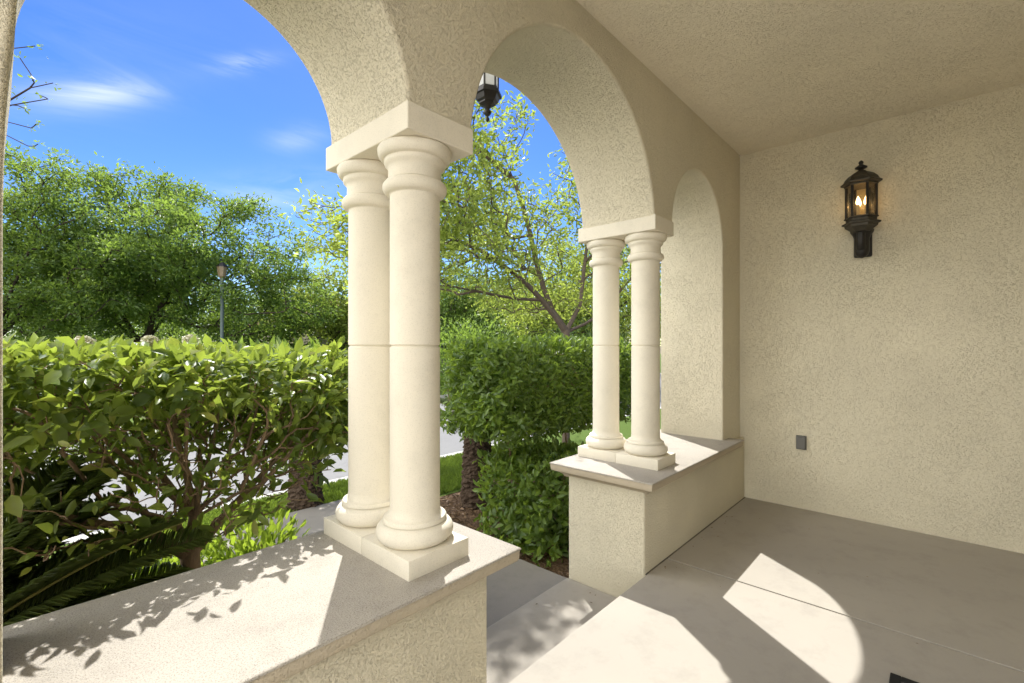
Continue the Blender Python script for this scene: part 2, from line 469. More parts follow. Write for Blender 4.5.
# porch lantern outside, over the middle arch
def facade_lantern(loc):
    e = empty('hanging_lantern', loc, 'dark lantern with pale panes hanging outside the middle arch', 'lantern')
    ph = math.pi/6
    b = bmesh.new()
    bm_lathe(b, [(0.002, 0.0), (0.009, 0.006), (0.012, 0.016), (0.008, 0.028), (0.006, 0.034), (0.020, 0.046), (0.026, 0.058), (0.020, 0.068), (0.012, 0.074), (0.022, 0.090), (0.030, 0.10)], 16)
    from_bm('finial', b, IRON, e, smooth=True, sharp=60)
    b = bmesh.new()
    hexprism(b, [(0.030, 0.095), (0.052, 0.106), (0.052, 0.114), (0.066, 0.124), (0.078, 0.150), (0.090, 0.154), (0.090, 0.170), (0.076, 0.176), (0.076, 0.192), (0.066, 0.196)], (0, 0, 0), 6, ph)
    from_bm('tray', b, IRON, e)
    b = bmesh.new()
    for k in range(6):
        a = ph+k*math.pi/3
        bm_lathe(b, [(0.006, 0.19), (0.006, 0.44)], 8, (0.066*math.cos(a), 0.066*math.sin(a), 0))
    from_bm('cage', b, IRON, e)
    for k in range(6):
        a0 = ph+k*math.pi/3; a1 = a0+math.pi/3; r = 0.064
        b = bmesh.new()
        b.faces.new([b.verts.new((r*math.cos(a), r*math.sin(a), z)) for a, z in ((a0, .196), (a1, .196), (a1, .44), (a0, .44))])
        from_bm('glass_pane', b, FROST, e)
    b = bmesh.new()
    hexprism(b, [(0.066, 0.438), (0.094, 0.442), (0.094, 0.452), (0.06, 0.49), (0.02, 0.52), (0.012, 0.54)], (0, 0, 0), 6, ph)
    from_bm('roof', b, IRON, e)
    b = bmesh.new()
    bm_box(b, (-0.045, VO-loc[1], 0.40), (0.045, VO-loc[1]+0.02, 0.60), 0.006)
    from_bm('back_plate', b, IRON, e)
    V, Q = tube_arrays([(np.array([[0, 0, 0.535], [0, -0.005, 0.58], [0, -0.05, 0.60], [0, -0.1, 0.57], [0, VO-loc[1]+0.01, 0.52]]), np.full(5, 0.009))], 8)
    link('arm', mesh_arrays('arm', V, [Q], True), IRON, e)
facade_lantern((1.985, 2.005, 2.685))

# outlet cover
e = empty('outlet_cover', (UR, 0.846, 0.489), 'small grey weatherproof outlet cover low on the side wall', 'outlet cover')
box('back_box', (-0.012, -0.037, 0.0), (0.004, 0.037, 0.114), GREYP, e, 0.003)
box('lid', (-0.034, -0.033, 0.006), (-0.010, 0.033, 0.106), GREYP, e, 0.006, 3)
box('hinge', (-0.028, -0.03, 0.106), (-0.012, 0.03, 0.113), GREYP, e, 0.002)

# dark sealant line where the low wall meets the slab
SEAL = concrete('joint_sealant', (0.15, 0.13, 0.10), 0.25, 0.2, 0.003, 60, 0.5)
setp(box('floor_joint', (2.575, 1.275, -0.004), (UR-0.002, 1.2826, 0.003), SEAL, None, 0.0015), kind='structure')
# door mat, its corner just inside the frame
MAT, nt, out = new_mat('mat_rubber')
tc = nt.nodes.new('ShaderNodeTexCoord').outputs['Object']
wv = nt.nodes.new('ShaderNodeTexVoronoi'); wv.inputs['Scale'].default_value = 38
nt.links.new(tc, wv.inputs['Vector'])
cc = ramp(nt, wv.outputs['Distance'], [(0.25, (0.012, 0.012, 0.012)), (0.5, (0.05, 0.05, 0.047))])
principled(nt, out, cc, 0.8, 0.3, wv.outputs['Distance'], 0.8, 0.006)
MATB = plain('mat_border', (0.014, 0.014, 0.014), 0.75, 0.3)
e = empty('door_mat', (2.14, -0.295, 0.0), 'black patterned door mat, only its corner showing on the porch floor', 'door mat')
box('pad', (-0.29, -0.41, 0.002), (0.29, 0.41, 0.010), MAT, e, 0.002)
b = bmesh.new()
for lo, hi in (((-0.325, -0.445, 0.001), (0.325, -0.41, 0.013)), ((-0.325, 0.41, 0.001), (0.325, 0.445, 0.013)), ((-0.325, -0.41, 0.001), (-0.29, 0.41, 0.013)), ((0.29, -0.41, 0.001), (0.325, 0.41, 0.013))):
    bm_box(b, lo, hi, 0.003)
from_bm('border', b, MATB, e)

# ------------------------------------------------------------------ ground, paths, road
SOIL, nt, out = new_mat('bark_mulch_soil')
pos = coords(nt)
a = noise(nt, pos, 45, 5, 0.7); bb = noise(nt, pos, 3, 3)
c = ramp(nt, a, [(0.3, (0.07, 0.045, 0.028)), (0.5, (0.18, 0.115, 0.07)), (0.68, (0.30, 0.21, 0.135))])
principled(nt, out, c, 0.95, 0.1, a, 1.0, 0.03)
FARG, nt, out = new_mat('dry_ground')
pos = coords(nt); a = noise(nt, pos, 0.6, 5, 0.6)
c = mixc(nt, a, (0.10, 0.09, 0.05), (0.19, 0.16, 0.11)); principled(nt, out, c, 0.95, 0.1)
TURF, nt, out = new_mat('turf')
pos = coords(nt); a = noise(nt, pos, 30, 4, 0.7)
c = mixc(nt, a, (0.055, 0.09, 0.015), (0.11, 0.16, 0.03)); principled(nt, out, c, 0.9, 0.1, a, 0.8, 0.02)

def sheet(name, x0, x1, y0, y1, z, mat):
    me = bpy.data.meshes.new(name)
    me.from_pydata([(x0, y0, z), (x1, y0, z), (x1, y1, z), (x0, y1, z)], [], [(0, 1, 2, 3)])
    return setp(link(name, me, mat), kind='structure')
sheet('ground', -900, 900, -900, 900, -0.62, FARG)
setp(box('planting_bed', (-30, -8, -0.61), (40, 5.80, -0.445), SOIL), kind='structure')
setp(box('bounce_slab', (-20, -14, -0.6), (UL-0.01, 1.2, -0.40), BOUNCEM, None, 0.01), kind='structure')  # unseen pale ground added left of the porch to bounce sunlight in
setp(box('front_bounce_slab', (-20, 1.204, -0.6), (-1.5, 3.94, -0.401), BOUNCEM, None, 0.01), kind='structure')  # unseen forward extension, added to bounce light up to the arch undersides
setp(box('far_verge', (-60, 13.2, -0.61), (90, 60, -0.44), TURF), kind='structure')
sheet('road', -120, 160, 5.94, 13.05, -0.575, ROADM)
b = bmesh.new()
for k in range(-14, 24):
    bm_box(b, (k*2.4, 5.802, -0.605), (k*2.4+2.392, 5.955, -0.43), 0.015, 2)
setp(from_bm('kerb', b, KERBM), kind='structure')
setp(box('far_kerb', (-60, 13.04, -0.605), (90, 13.198, -0.43), KERBM, None, 0.015), kind='structure')
b = bmesh.new()
bm_box(b, (1.24, 1.80, -0.6), (2.88, 4.996, -0.39), 0.008)
bm_box(b, (-9.0, 3.95, -0.6), (1.232, 4.996, -0.392), 0.008)
setp(from_bm('garden_path', b, WALK), kind='structure')
sheet('lawn', -9, 14, 5.0, 5.80, -0.438, TURF)
sheet('side_lawn', 2.89, 14, 4.35, 4.998, -0.438, TURF)

# grass blades
def grass(name, areas, n, hgt, mat):
    P = []
    tot = sum((a[1]-a[0])*(a[3]-a[2]) for a in areas)
    for a in areas:
        k = int(n*(a[1]-a[0])*(a[3]-a[2])/tot)
        P.append(np.c_[rng.uniform(a[0], a[1], k), rng.uniform(a[2], a[3], k), np.full(k, -0.44)])
    P = np.concatenate(P); k = len(P)
    A = unit(np.c_[rng.normal(0, .45, k), rng.normal(0, .45, k), np.ones(k)])
    Nn = rand_unit(k)
    me = leaf_mesh(name, P, A, Nn, rng.uniform(.6, 1.2, k)*hgt, np.full(k, 0.007), False)
    return setp(link(name, me, mat), kind='stuff')
GRASSM = leafmat('grass_blade', (0.10, 0.155, 0.025), (0.19, 0.26, 0.045), (0.30, 0.42, 0.05), 0.4, 0.2)
grass('grass', [(0.6, 6.5, 5.02, 5.78), (2.92, 6.5, 4.4, 5.0)], 42000, 0.06, GRASSM)
LITM = leafmat('litter_leaf', (0.10, 0.06, 0.03), (0.24, 0.16, 0.09), (0.15, 0.09, 0.04), 0.15, 0.2)
k = 3600
P = np.c_[rng.uniform(2.6, 5.2, k), rng.uniform(1.95, 4.3, k), np.full(k, -0.44)]
P = P[(P[:, 0] > 2.9+0.03*rng.random(k))]
P2 = np.c_[rng.uniform(-0.8, 1.2, 1400), rng.uniform(1.95, 3.9, 1400), np.full(1400, -0.44)]
P = np.concatenate([P, P2]); k = len(P)
P[:, 2] += rng.uniform(0.002, 0.03, k)
A = unit(np.c_[rng.normal(size=(k, 2)), rng.normal(0, .25, k)]); Nn = unit(np.c_[rng.normal(0, .4, (k, 2)), np.ones(k)])
setp(link('leaf_litter', leaf_mesh('leaf_litter', P, A, Nn, rng.uniform(.03, .065, k), rng.uniform(.014, .03, k), True), LITM), kind='stuff')

k = 46
P = np.c_[rng.uniform(.4, 4.3, k), rng.uniform(-.6, 1.2, k), np.full(k, .004)]
P[:16, 1] = 1.24-np.abs(rng.normal(0, .03, 16)); P[:16, 0] = rng.uniform(2.7, 4.4, 16)
P[30:38] = np.c_[rng.uniform(1.35, 2.5, 8), rng.uniform(1.35, 1.8, 8), np.full(8, -.191)]
A = unit(np.c_[rng.normal(size=(k, 2)), rng.normal(0, .1, k)]); Nn = unit(np.c_[rng.normal(0, .25, (k, 2)), np.ones(k)])
setp(link('dry_leaf_bits', leaf_mesh('dry_leaf_bits', P, A, Nn, rng.uniform(.008, .024, k), rng.uniform(.004, .010, k), True), LITM), kind='stuff')

# ------------------------------------------------------------------ plant skeletons
def skeleton(roots, targets, bend=0.15, path_w=0.35, step=4, tip_r=0.004, expo=2.4, sag=0.0):
    """roots: list of polylines (first starts at the ground; others start on an existing node). Returns paths and tips."""
    nodes = []; par = []; plen = []
    def add(p, pa):
        nodes.append(np.asarray(p, float)); par.append(pa)
        plen.append(0.0 if pa < 0 else plen[pa]+np.linalg.norm(nodes[-1]-nodes[pa])); return len(nodes)-1
    for pl in roots:
        if not nodes:
            i = add(pl[0], -1)
        else:
            d = [np.linalg.norm(q-np.asarray(pl[0])) for q in nodes]; i = int(np.argmin(d))
        for a, b2 in zip(pl[:-1], pl[1:]):
            a = np.asarray(a, float); b2 = np.asarray(b2, float)
            m = max(1, int(np.linalg.norm(b2-a)/0.35))
            for s in range(1, m+1):
                q = a+(b2-a)*s/m
                if s < m: q = q+rng.normal(0, 0.03, 3)*np.linalg.norm(b2-a)*0.5
                i = add(q, i)
    nroot = len(nodes)
    lo = 1
    origin = np.asarray(roots[0][-1], float)
    T = np.asarray(targets); T = T[np.argsort(np.linalg.norm(T-origin, axis=1))]
    tips = []
    skip = max(1, int(len(np.asarray(roots[0]))*0))
    for t in T:
        NA = np.asarray(nodes); d = np.linalg.norm(NA-t, axis=1)
        cost = d+path_w*np.asarray(plen)+np.where(NA[:, 2] > t[2]+0.25*d, 0.6*d, 0)
        if len(NA) > 3: cost[0] += 1e3
        i = int(np.argmin(cost)); a = nodes[i]; L = d[i]
        if L < 0.02: continue
        base_dir = unit(a-nodes[par[i]]) if par[i] >= 0 else np.array([0, 0, 1.])
        m = max(2, min(step+2, int(L/0.12)+2))
        c1 = a+base_dir*L*0.33+rng.normal(0, bend*L*0.4, 3)
        c2 = t-np.array([0, 0, L*0.15-sag*L])+rng.normal(0, bend*L*0.4, 3)
        for s in range(1, m+1):
            w = s/m
            q = (1-w)**3*a+3*(1-w)**2*w*c1+3*(1-w)*w*w*c2+w**3*t
            i = add(q, i)
        tips.append(i)
    n = len(nodes); ch = [[] for _ in range(n)]
    for i, p in enumerate(par):
        if p >= 0: ch[p].append(i)
    rad = np.zeros(n)
    for i in range(n-1, -1, -1):
        rad[i] = (sum(rad[c]**expo for c in ch[i])**(1/expo)) if ch[i] else tip_r
        rad[i] = max(rad[i], tip_r)
    paths = []
    def run(i0, i1):
        pl = [nodes[i0], nodes[i1]]; rr = [min(rad[i0], rad[i1]*1.25), rad[i1]]
        cur = i1
        while ch[cur]:
            nx = max(ch[cur], key=lambda c: rad[c])
            pl.append(nodes[nx]); rr.append(rad[nx]); cur = nx
        paths.append((np.array(pl), np.array(rr)))
    started = {0}
    stack = [(0, c) for c in ch[0]]
    for i in range(n):
        if not ch[i]: continue
        big = max(ch[i], key=lambda c: rad[c])
        for c in ch[i]:
            if i == 0 or c != big: run(i, c)
    return paths, np.array([nodes[i] for i in tips]), np.array([unit(nodes[i]-nodes[par[i]]) for i in tips]), rad

def lobes_points(lobes, n, shell=0.55):
    w = np.array([l[1][0]*l[1][1]*l[1][2] for l in lobes]); w = w/w.sum()
    out = []
    for (c, r), k in zip(lobes, rng.multinomial(n, w)):
        d = rand_unit(k); rr = (shell+(1-shell)*rng.random(k))[:, None]
        inner = rng.random(k) < 0.25
        rr[inner, 0] = rng.random(inner.sum())**0.5
        out.append(np.asarray(c)+d*rr*np.asarray(r))
    return np.concatenate(out)

def cluster_leaves(name, tips, dirs, k, spread, L, W, hi, up=0.25, droop=0.2, along=0.0):
    n = len(tips); idx = np.repeat(np.arange(n), k); m = len(idx)
    off = rng.normal(size=(m, 3))*spread*np.array([1, 1, .75])
    if along > 0: off -= dirs[idx]*rng.random(m)[:, None]*along
    P = tips[idx]+off
    A = unit(unit(off)*0.6+dirs[idx]*0.5+rand_unit(m)*0.8+np.array([0, 0, -droop]))
    Nn = unit(rand_unit(m)+np.array([0, 0, up*3]))
    s = rng.uniform(.65, 1.2, m)
    return leaf_mesh(name, P, A, Nn, L*s, W*s*rng.uniform(.8, 1.2, m), hi)

def tree(name, label, base, trunk, limbs, lobes, ntips, k, spread, L, W, leaf, bark, group=None, tip_r=0.006, hi=False, sides=6, cat='tree', expo=2.4, shell=.55, path_w=.35, along=0.0, up=.25):
    e = empty(name, base, label, cat, group)
    P0 = np.asarray(base, float)
    T = lobes_points(lobes, ntips, shell)
    paths, tips, dirs, rad = skeleton([trunk]+limbs, T, tip_r=tip_r, expo=expo, path_w=path_w)
    paths = [(p-P0, r) for p, r in paths]
    V, Q = tube_arrays(paths, sides)
    link('trunk', mesh_arrays('trunk', V, [Q], True), bark, e)
    me = cluster_leaves('crown', tips-P0, dirs, k, spread, L, W, hi, up=up, along=along)
    link('crown', me, leaf, e)
    return e

TH = math.atan2(428, 470.4); F2 = np.array([math.cos(TH), math.sin(TH)]); R2 = np.array([math.sin(TH), -math.cos(TH)])
def at(px, py, D):
    """world point seen at photo pixel (px, py) at depth D (used while surveying the site)"""
    d = F2+R2*(px-512)/470.4
    return np.array([d[0]*D, d[1]*D, H+(345-py)/470.4*D])

L_PRIVET = leafmat('leaf_privet', (0.06, 0.11, 0.022), (0.19, 0.25, 0.05), (0.38, 0.48, 0.06), 0.42, 0.45, 0.36, (0.32, 0.33, 0.07))
L_HEDGE = leafmat('leaf_hedge', (0.055, 0.105, 0.02), (0.15, 0.225, 0.045), (0.33, 0.46, 0.05), 0.42, 0.45, 0.38)
L_ASH = leafmat('leaf_ash', (0.042, 0.085, 0.02), (0.11, 0.17, 0.038), (0.32, 0.46, 0.065), 0.44, 0.35, 0.42)
L_YOUNG = leafmat('leaf_young', (0.11, 0.155, 0.03), (0.22, 0.27, 0.06), (0.46, 0.56, 0.085), 0.48, 0.3, 0.45)
L_DARK = leafmat('leaf_dark', (0.03, 0.06, 0.015), (0.075, 0.115, 0.026), (0.16, 0.26, 0.035), 0.35, 0.35, 0.45)
L_LIME = leafmat('leaf_lime', (0.09, 0.15, 0.02), (0.18, 0.25, 0.035), (0.42, 0.56, 0.05), 0.45, 0.35, 0.4)
L_CYCAD = leafmat('leaf_cycad', (0.11, 0.155, 0.05), (0.17, 0.22, 0.07), (0.32, 0.40, 0.07), 0.35, 0.6, 0.32)
RACHIS = plain('rachis', (0.30, 0.28, 0.09), 0.5, 0.4)
FLOWERM = leafmat('privet_flower', (0.60, 0.58, 0.42), (0.75, 0.72, 0.58), (0.6, 0.6, 0.4), 0.3, 0.2)

# ------------------------------------------------------------------ near privet shrub
def front_privet():
    base = np.array([0.62, 2.62, -0.45])
    e = empty('privet_shrub', base, 'large flat-topped leafy shrub with bare branching stems behind the front low wall', 'shrub', 'clipped shrubs beside the garden path')
    ZT_ = 1.335
    def inside(p):
        c = np.array([0.40, 2.74]); q = (p[:, :2]-c)/np.array([1.05, 0.64])
        return (np.abs(q)**2.4).sum(1)**(1/2.4)
    k = 16000
    p = np.c_[rng.uniform(-.75, 1.6, k), rng.uniform(2.05, 3.45, k), rng.uniform(.35, ZT_-.03, k)]
    s = inside(p)
    dl = np.clip((0.20-p[:, 0])/.35, 0, 1); dr = np.clip((p[:, 0]-0.95)/.30, 0, 1)
    lowb = 1.05-.10*dl-.20*dr+0.07*np.sin(p[:, 0]*9)+0.05*np.sin(p[:, 1]*11)
    lowb = np.where(p[:, 1] > 3.0, lowb-.28, lowb)
    keep = (s < 1.0) & (p[:, 2] > lowb) & ((s > 0.70) | (p[:, 2] > 1.14) | (rng.random(k) < 0.16))
    keep &= ~((p[:, 2] > 1.22) & (s > 0.93))
    keep &= ~((p[:, 2] < 1.14) & (p[:, 0] > .15) & (p[:, 0] < .95) & (p[:, 1] < 2.95) & (rng.random(k) < .85))
    p = p[keep][:1350]
    bare = np.c_[rng.uniform(-.45, 1.35, 950), rng.uniform(2.15, 3.2, 950), rng.uniform(.45, 1.08, 950)]
    bare = bare[(inside(bare) < .9) & (bare[:, 2] > .42+.35*np.hypot((bare[:, 0]-.62)*.8, bare[:, 1]-2.62))]
    trunk = [base, base+[0.01, -0.02, .50], base+[0.0, 0.0, .80], base+[0.02, 0.0, .98]]
    f = np.array(trunk[-1]); g = np.array(trunk[-2])-[0, 0, .12]
    limbs = []
    for a, el, L in ((185, 30, .85), (150, 46, .7), (215, 42, .75), (100, 60, .6), (255, 52, .6), (300, 45, .6), (345, 38, .72), (20, 32, .8), (60, 55, .65), (5, 60, .6), (200, 66, .6), (175, 52, .8), (235, 62, .6), (325, 60, .6)):
        st = f if el > 45 else g+[0, 0, .18]
        d = np.array([math.cos(R(a))*math.cos(R(el)), math.sin(R(a))*math.cos(R(el))*.75, math.sin(R(el))])
        kink = rng.normal(0, .04, 3)
        limbs.append([st, st+d*L*.3+kink, st+d*L*.62-kink*.7, st+d*L+[0, 0, .05]])
    allt = np.concatenate([p, bare])
    paths, tips, dirs, rad = skeleton([trunk]+limbs, allt, bend=.30, path_w=.40, tip_r=.0022, expo=2.35)
    V, Q = tube_arrays([(q-base, r) for q, r in paths], 6)
    link('stems', mesh_arrays('stems', V, [Q], True), TWIG, e)
    dmin = np.array([np.min(np.abs(p-t).sum(1)) for t in tips])
    lt = dmin < 1e-6
    tl, dl_ = tips[lt], dirs[lt]
    bt = tips[~lt]
    k = 11
    n = len(tl); idx = np.repeat(np.arange(n), k); m = len(idx)
    off = rng.normal(size=(m, 3))*np.array([.05, .05, .042])
    P = tl[idx]+off
    # a few leaves on the bare inner twigs too
    ib = np.repeat(np.arange(len(bt)), 2); Pb = bt[ib]+rng.normal(0, .03, (len(ib), 3))
    P = np.concatenate([P, Pb]); off = np.concatenate([off, rng.normal(0, .05, (len(ib), 3))]); m = len(P)
    P[:, 2] = np.minimum(P[:, 2], ZT_-.05+.035*np.sin(P[:, 0]*5.3+1)*np.sin(P[:, 1]*6)+np.abs(rng.normal(0, .018, m))-.10*np.clip((P[:, 0]-1.15)/.3, 0, 1)**2)
    outd = np.c_[(P[:, 0]-.46)*.5, (P[:, 1]-2.72), np.zeros(m)]
    A = unit(unit(off)*.5+unit(outd)*.40+rand_unit(m)*.75+np.array([0, 0, .22]))
    Nn = unit(rand_unit(m)*.85+np.array([0, 0, 1.0])+unit(outd)*.4)
    s = rng.uniform(.42, 1.3, m)
    me = leaf_mesh('foliage', P-base, A, Nn, .078*s, .037*s*rng.uniform(.8, 1.25, m), True)
    link('foliage', me, L_PRIVET, e)
    for c in (at(190, 340, 2.7), at(84, 343, 2.0), at(300, 408, 2.35), at(150, 341, 2.4)):
        b = bmesh.new(); bmesh.ops.create_icosphere(b, subdivisions=4, radius=1.0)
        for v in b.verts:
            q = v.co.copy(); j = 1+.22*math.sin(q.x*9+3)*math.sin(q.y*8)*math.sin(q.z*9+1)+random.uniform(-.28, .28)
            v.co = Vector((q.x*.034*j, q.y*.034*j, q.z*.026*j))+Vector(c-base)
        from_bm('flower_cluster', b, FLOWERM, e)
front_privet()

# ------------------------------------------------------------------ far clipped hedge
def clipped(name, label, base, lo, hi_, trunk_xy, n, L, W, leaf, group, bark=TWIG, thick=.22, dens_top=True):
    base = np.array(base, float)
    e = empty(name, base, label, 'hedge' if name == 'clipped_hedge' else 'shrub', group)
    lo = np.array(lo); hi_ = np.array(hi_); c = (lo+hi_)/2; h = (hi_-lo)/2
    k = n*6
    p = rng.uniform(-1, 1, (k, 3))
    s = (np.abs(p)**5).sum(1)**(1/5)
    wob = 1+.05*np.sin(p[:, 0]*9+p[:, 2]*4)+.05*np.sin(p[:, 1]*8+p[:, 2]*7+1)+.07*np.sin(p[:, 0]*23+p[:, 1]*11)*np.clip(-p[:, 2], 0, 1)
    d = (1-s/wob)*h.min()
    keep = (s < wob) & (rng.random(k) < np.exp(-d/(thick*.55)))
    p = p[keep][:n]; m = len(p)
    P = c+p*h
    nrm = unit(np.sign(p)*np.abs(p)**4/h)
    A = unit(nrm*.45+rand_unit(m)*.75+np.array([0, 0, .25]))
    Nn = unit(nrm*.9+rand_unit(m)*.75+np.array([0, 0, .35]))
    sz = rng.uniform(.6, 1.2, m)
    link('foliage', leaf_mesh('foliage', P-base, A, Nn, L*sz, W*sz*rng.uniform(.85, 1.15, m), True), leaf, e)
    # stems
    allp = []
    for (x, y) in trunk_xy:
        b0 = np.array([x, y, base[2]])
        q = c+rng.uniform(-1, 1, (70, 3))*h*.9
        q = q[np.abs(q[:, 0]-x) < .8]
        paths, _, _, _ = skeleton([[b0, b0+[.02, 0, .4], b0+[-.01, .02, .8]]], q, bend=.2, path_w=.4, tip_r=.003)
        allp += [(a-base, r) for a, r in paths]
    V, Q = tube_arrays(allp, 6)
    link('stems', mesh_arrays('stems', V, [Q], True), bark, e)
    return e
clipped('clipped_hedge', 'dense dark green box-clipped hedge seen through the middle arch', (4.0, 3.0, -.45), (2.74, 2.55, .50), (5.3, 3.5, 1.40), [(3.25, 2.95), (4.2, 3.0), (4.9, 3.0)], 20000, .075, .034, L_HEDGE, 'clipped shrubs beside the garden path')
clipped('understory_shrub', 'low leafy bush growing in the mulch under the clipped hedge', (3.3, 2.9, -.45), (2.92, 2.25, -.44), (4.05, 3.2, .36), [(3.3, 2.85)], 5200, .085, .042, L_HEDGE, None, thick=.5)

# low lime plants beneath the front shrub
def lime_plant(base, label, r, h, n):
    base = np.array(base, float)
    e = empty('leafy_plant', base, label, 'plant')
    k = n; d = rand_unit(k); d[:, 2] = np.abs(d[:, 2])
    rr = (.35+.65*rng.random(k))[:, None]
    P = d*rr*np.array([r, r, h])
    A = unit(d+rand_unit(k)*.5+[0, 0, .3]); Nn = unit(rand_unit(k)*.6+[0, 0, 1.])
    s = rng.uniform(.6, 1.2, k)
    link('foliage', leaf_mesh('foliage', P, A, Nn, .075*s, .034*s, True), L_LIME, e)
    st = []
    for t in P[::14]:
        st.append((np.array([[0, 0, 0], t*.5+[0, 0, .06], t]), np.array([.006, .004, .002])))
    V, Q = tube_arrays(st, 5); link('stems', mesh_arrays('stems', V, [Q], True), TWIG, e)
lime_plant((1.12, 3.25, -.45), 'lime green leafy plant low to the right of the shrub stem', .46, .72, 2300)
lime_plant((.62, 3.45, -.45), 'lime green leafy plant low behind the shrub stem', .50, .74, 2300)
lime_plant((.22, 2.75, -.45), 'dappled leafy plant between the shrub stem and the cycad fronds', .40, .80, 1700)

# ------------------------------------------------------------------ cycads
TRUNKM = barkmat('cycad_trunk', (0.075, 0.052, 0.036), 60)
def frond_mesh(L, lift, droop, nl=96, ll=.165):
    t = np.linspace(0, 1, 24)
    x = L*(t*math.cos(lift)*(1-.06*t)); z = L*(t*math.sin(lift)-droop*t*t)
    pts = np.c_[x, np.zeros(24), z]
    Vr, Qr = tube_arrays([(pts, np.linspace(.009, .0025, 24))], 6)
    P = []; A = []; Nn = []; LL = []
    for k in range(nl):
        s = .14+.86*k/(nl-1)
        c = np.array([np.interp(s, t, pts[:, 0]), 0, np.interp(s, t, pts[:, 2])])
        i = min(22, int(s*23)); tg = unit(pts[i+1]-pts[i]); upv = np.array([-tg[2], 0, tg[0]])
        ln = ll*(.45+.55*math.sin(math.pi*min(1, s*1.02))**.6)*(1 if s < .9 else 1-(s-.9)*5)
        for sd in (-1, 1):
            a = unit(np.array([0, sd, 0])*.85+tg*.55+upv*.38+rng.normal(0, .05, 3))
            P.append(c); A.append(a); Nn.append(upv+np.array([0, -sd*.3, 0])); LL.append(max(.03, ln))
    return Vr, Qr, np.array(P), np.array(A), np.array(Nn), np.array(LL)

def make_fronds(n=4):
    outm = []
    for i, (L, lift, droop) in enumerate(((.95, R(34), .22), (1.0, R(20), .20), (1.0, R(58), .26), (.9, R(6), .12))[:n]):
        Vr, Qr, P, A, Nn, LL = frond_mesh(L, lift, droop)
        me1 = leaf_mesh('leaflets', P, A, Nn, LL, LL*0+.011, True)
        me0 = mesh_arrays('frond', Vr, [Qr], True)
        me0.materials.append(RACHIS); me1.materials.append(L_CYCAD)
        outm.append((me0, me1))
    return outm
FRONDS = make_fronds()
bm = bmesh.new()
prof = []
def cycad_trunk(h, r):
    b = bmesh.new(); n = 40; m = max(8, int(h/.02)); rings = []
    for j in range(m+1):
        z = h*j/m; base_r = r*(1.05-.25*(j/m))
        rings.append([b.verts.new(((base_r*(1+random.uniform(-.15, .17)))*math.cos(2*math.pi*k/n), (base_r*(1+random.uniform(-.15, .17)))*math.sin(2*math.pi*k/n), z)) for k in range(n)])
    for a, c in zip(rings[:-1], rings[1:]):
        for k in range(n): b.faces.new((a[k], a[(k+1) % n], c[(k+1) % n], c[k]))
    b.faces.new(rings[-1])
    me = bpy.data.meshes.new('trunk'); b.to_mesh(me); b.free()
    me.materials.append(TRUNKM); return me

def cycad(base, label, th, tr, spec, scale=1.0, dead=0):
    e = empty('cycad', base, label, 'palm', 'cycads planted among the shrubs')
    link('trunk', cycad_trunk(th, tr), TRUNKM, e)
    for (az, kind) in spec:
        me0, me1 = FRONDS[kind]
        f = link('frond', me0, None, e, (0, 0, th-.03)); f.rotation_euler = (rng.normal(0, .12), rng.normal(0, .06), R(az)); f.scale = (scale,)*3
        link('leaflets', me1, None, f)
    return e
cycad((-.22, 2.36, -.45), 'dark green cycad with long feathery fronds at the left edge behind the wall', .78, .14,
      [(-6, 0), (5, 1), (3, 3), (14, 3), (20, 1), (27, 0), (36, 3), (45, 2), (58, 0), (70, 1), (88, 2), (100, 0), (118, 1), (132, 2), (150, 0), (165, 1), (178, 2), (10, 2), (-2, 2), (32, 1), (17, 2), (24, 2), (8, 0), (40, 0)], 1.0)
ring = [(a, k) for a, k in zip(range(0, 360, 24), [0, 1, 2, 0, 3, 1, 0, 2, 1, 3, 0, 1, 2, 0, 1])]
cycad((2.30, 5.16, -.45), 'cycad with thick shaggy trunk at the end of the path beyond the front shrub', 1.0, .17, ring, .85)
cycad((3.66, 3.86, -.45), 'cycad with thick shaggy trunk in the mulch behind the clipped hedge', .95, .17, [(a+13, k) for a, k in ring], .75)

# ------------------------------------------------------------------ airy young-leaved tree
D0 = 8.2
tb = at(566, 345, D0); tb[2] = -.45
fk = at(566, 332, D0)
def J(px, py, dD=0.0): return at(px, py, D0+dD)
limbs = [
    [fk, J(542, 300, -.2), J(512, 272, -.5), J(480, 250, -.8), J(440, 232, -1.0), J(395, 220, -1.1)],
    [fk, J(552, 310, .2), J(536, 262, .3), J(527, 220, .3), J(514, 180, .2), J(500, 146, 0), J(492, 115, -.1)],
    [J(500, 146), J(512, 128, .1), J(521, 105, .1)],
    [fk, J(580, 305, .2), J(585, 262, .5), J(590, 215, .8), J(598, 160, .9), J(602, 120, 1.0)],
    [J(536, 300), J(500, 296, -.8), J(450, 286, -1.4), J(400, 285, -1.8)],
    [fk, J(600, 315, .6), J(630, 280, 1.2), J(660, 235, 1.4)],
    [J(585, 262, .5), J(625, 215, -.2), J(650, 175, -.5)],
    [J(480, 250, -.8), J(455, 205, -.4), J(440, 170, -.3)],
    [J(514, 180, .2), J(470, 140, -.3), J(430, 105, -.7)],
    [J(536, 262, .3), J(550, 300, 1.5), J(500, 250, 2.2), J(470, 200, 2.6)],
]
def lob(px, py, D, rx, rz, ry=None):
    return (at(px, py, D), (rx, ry or rx, rz))
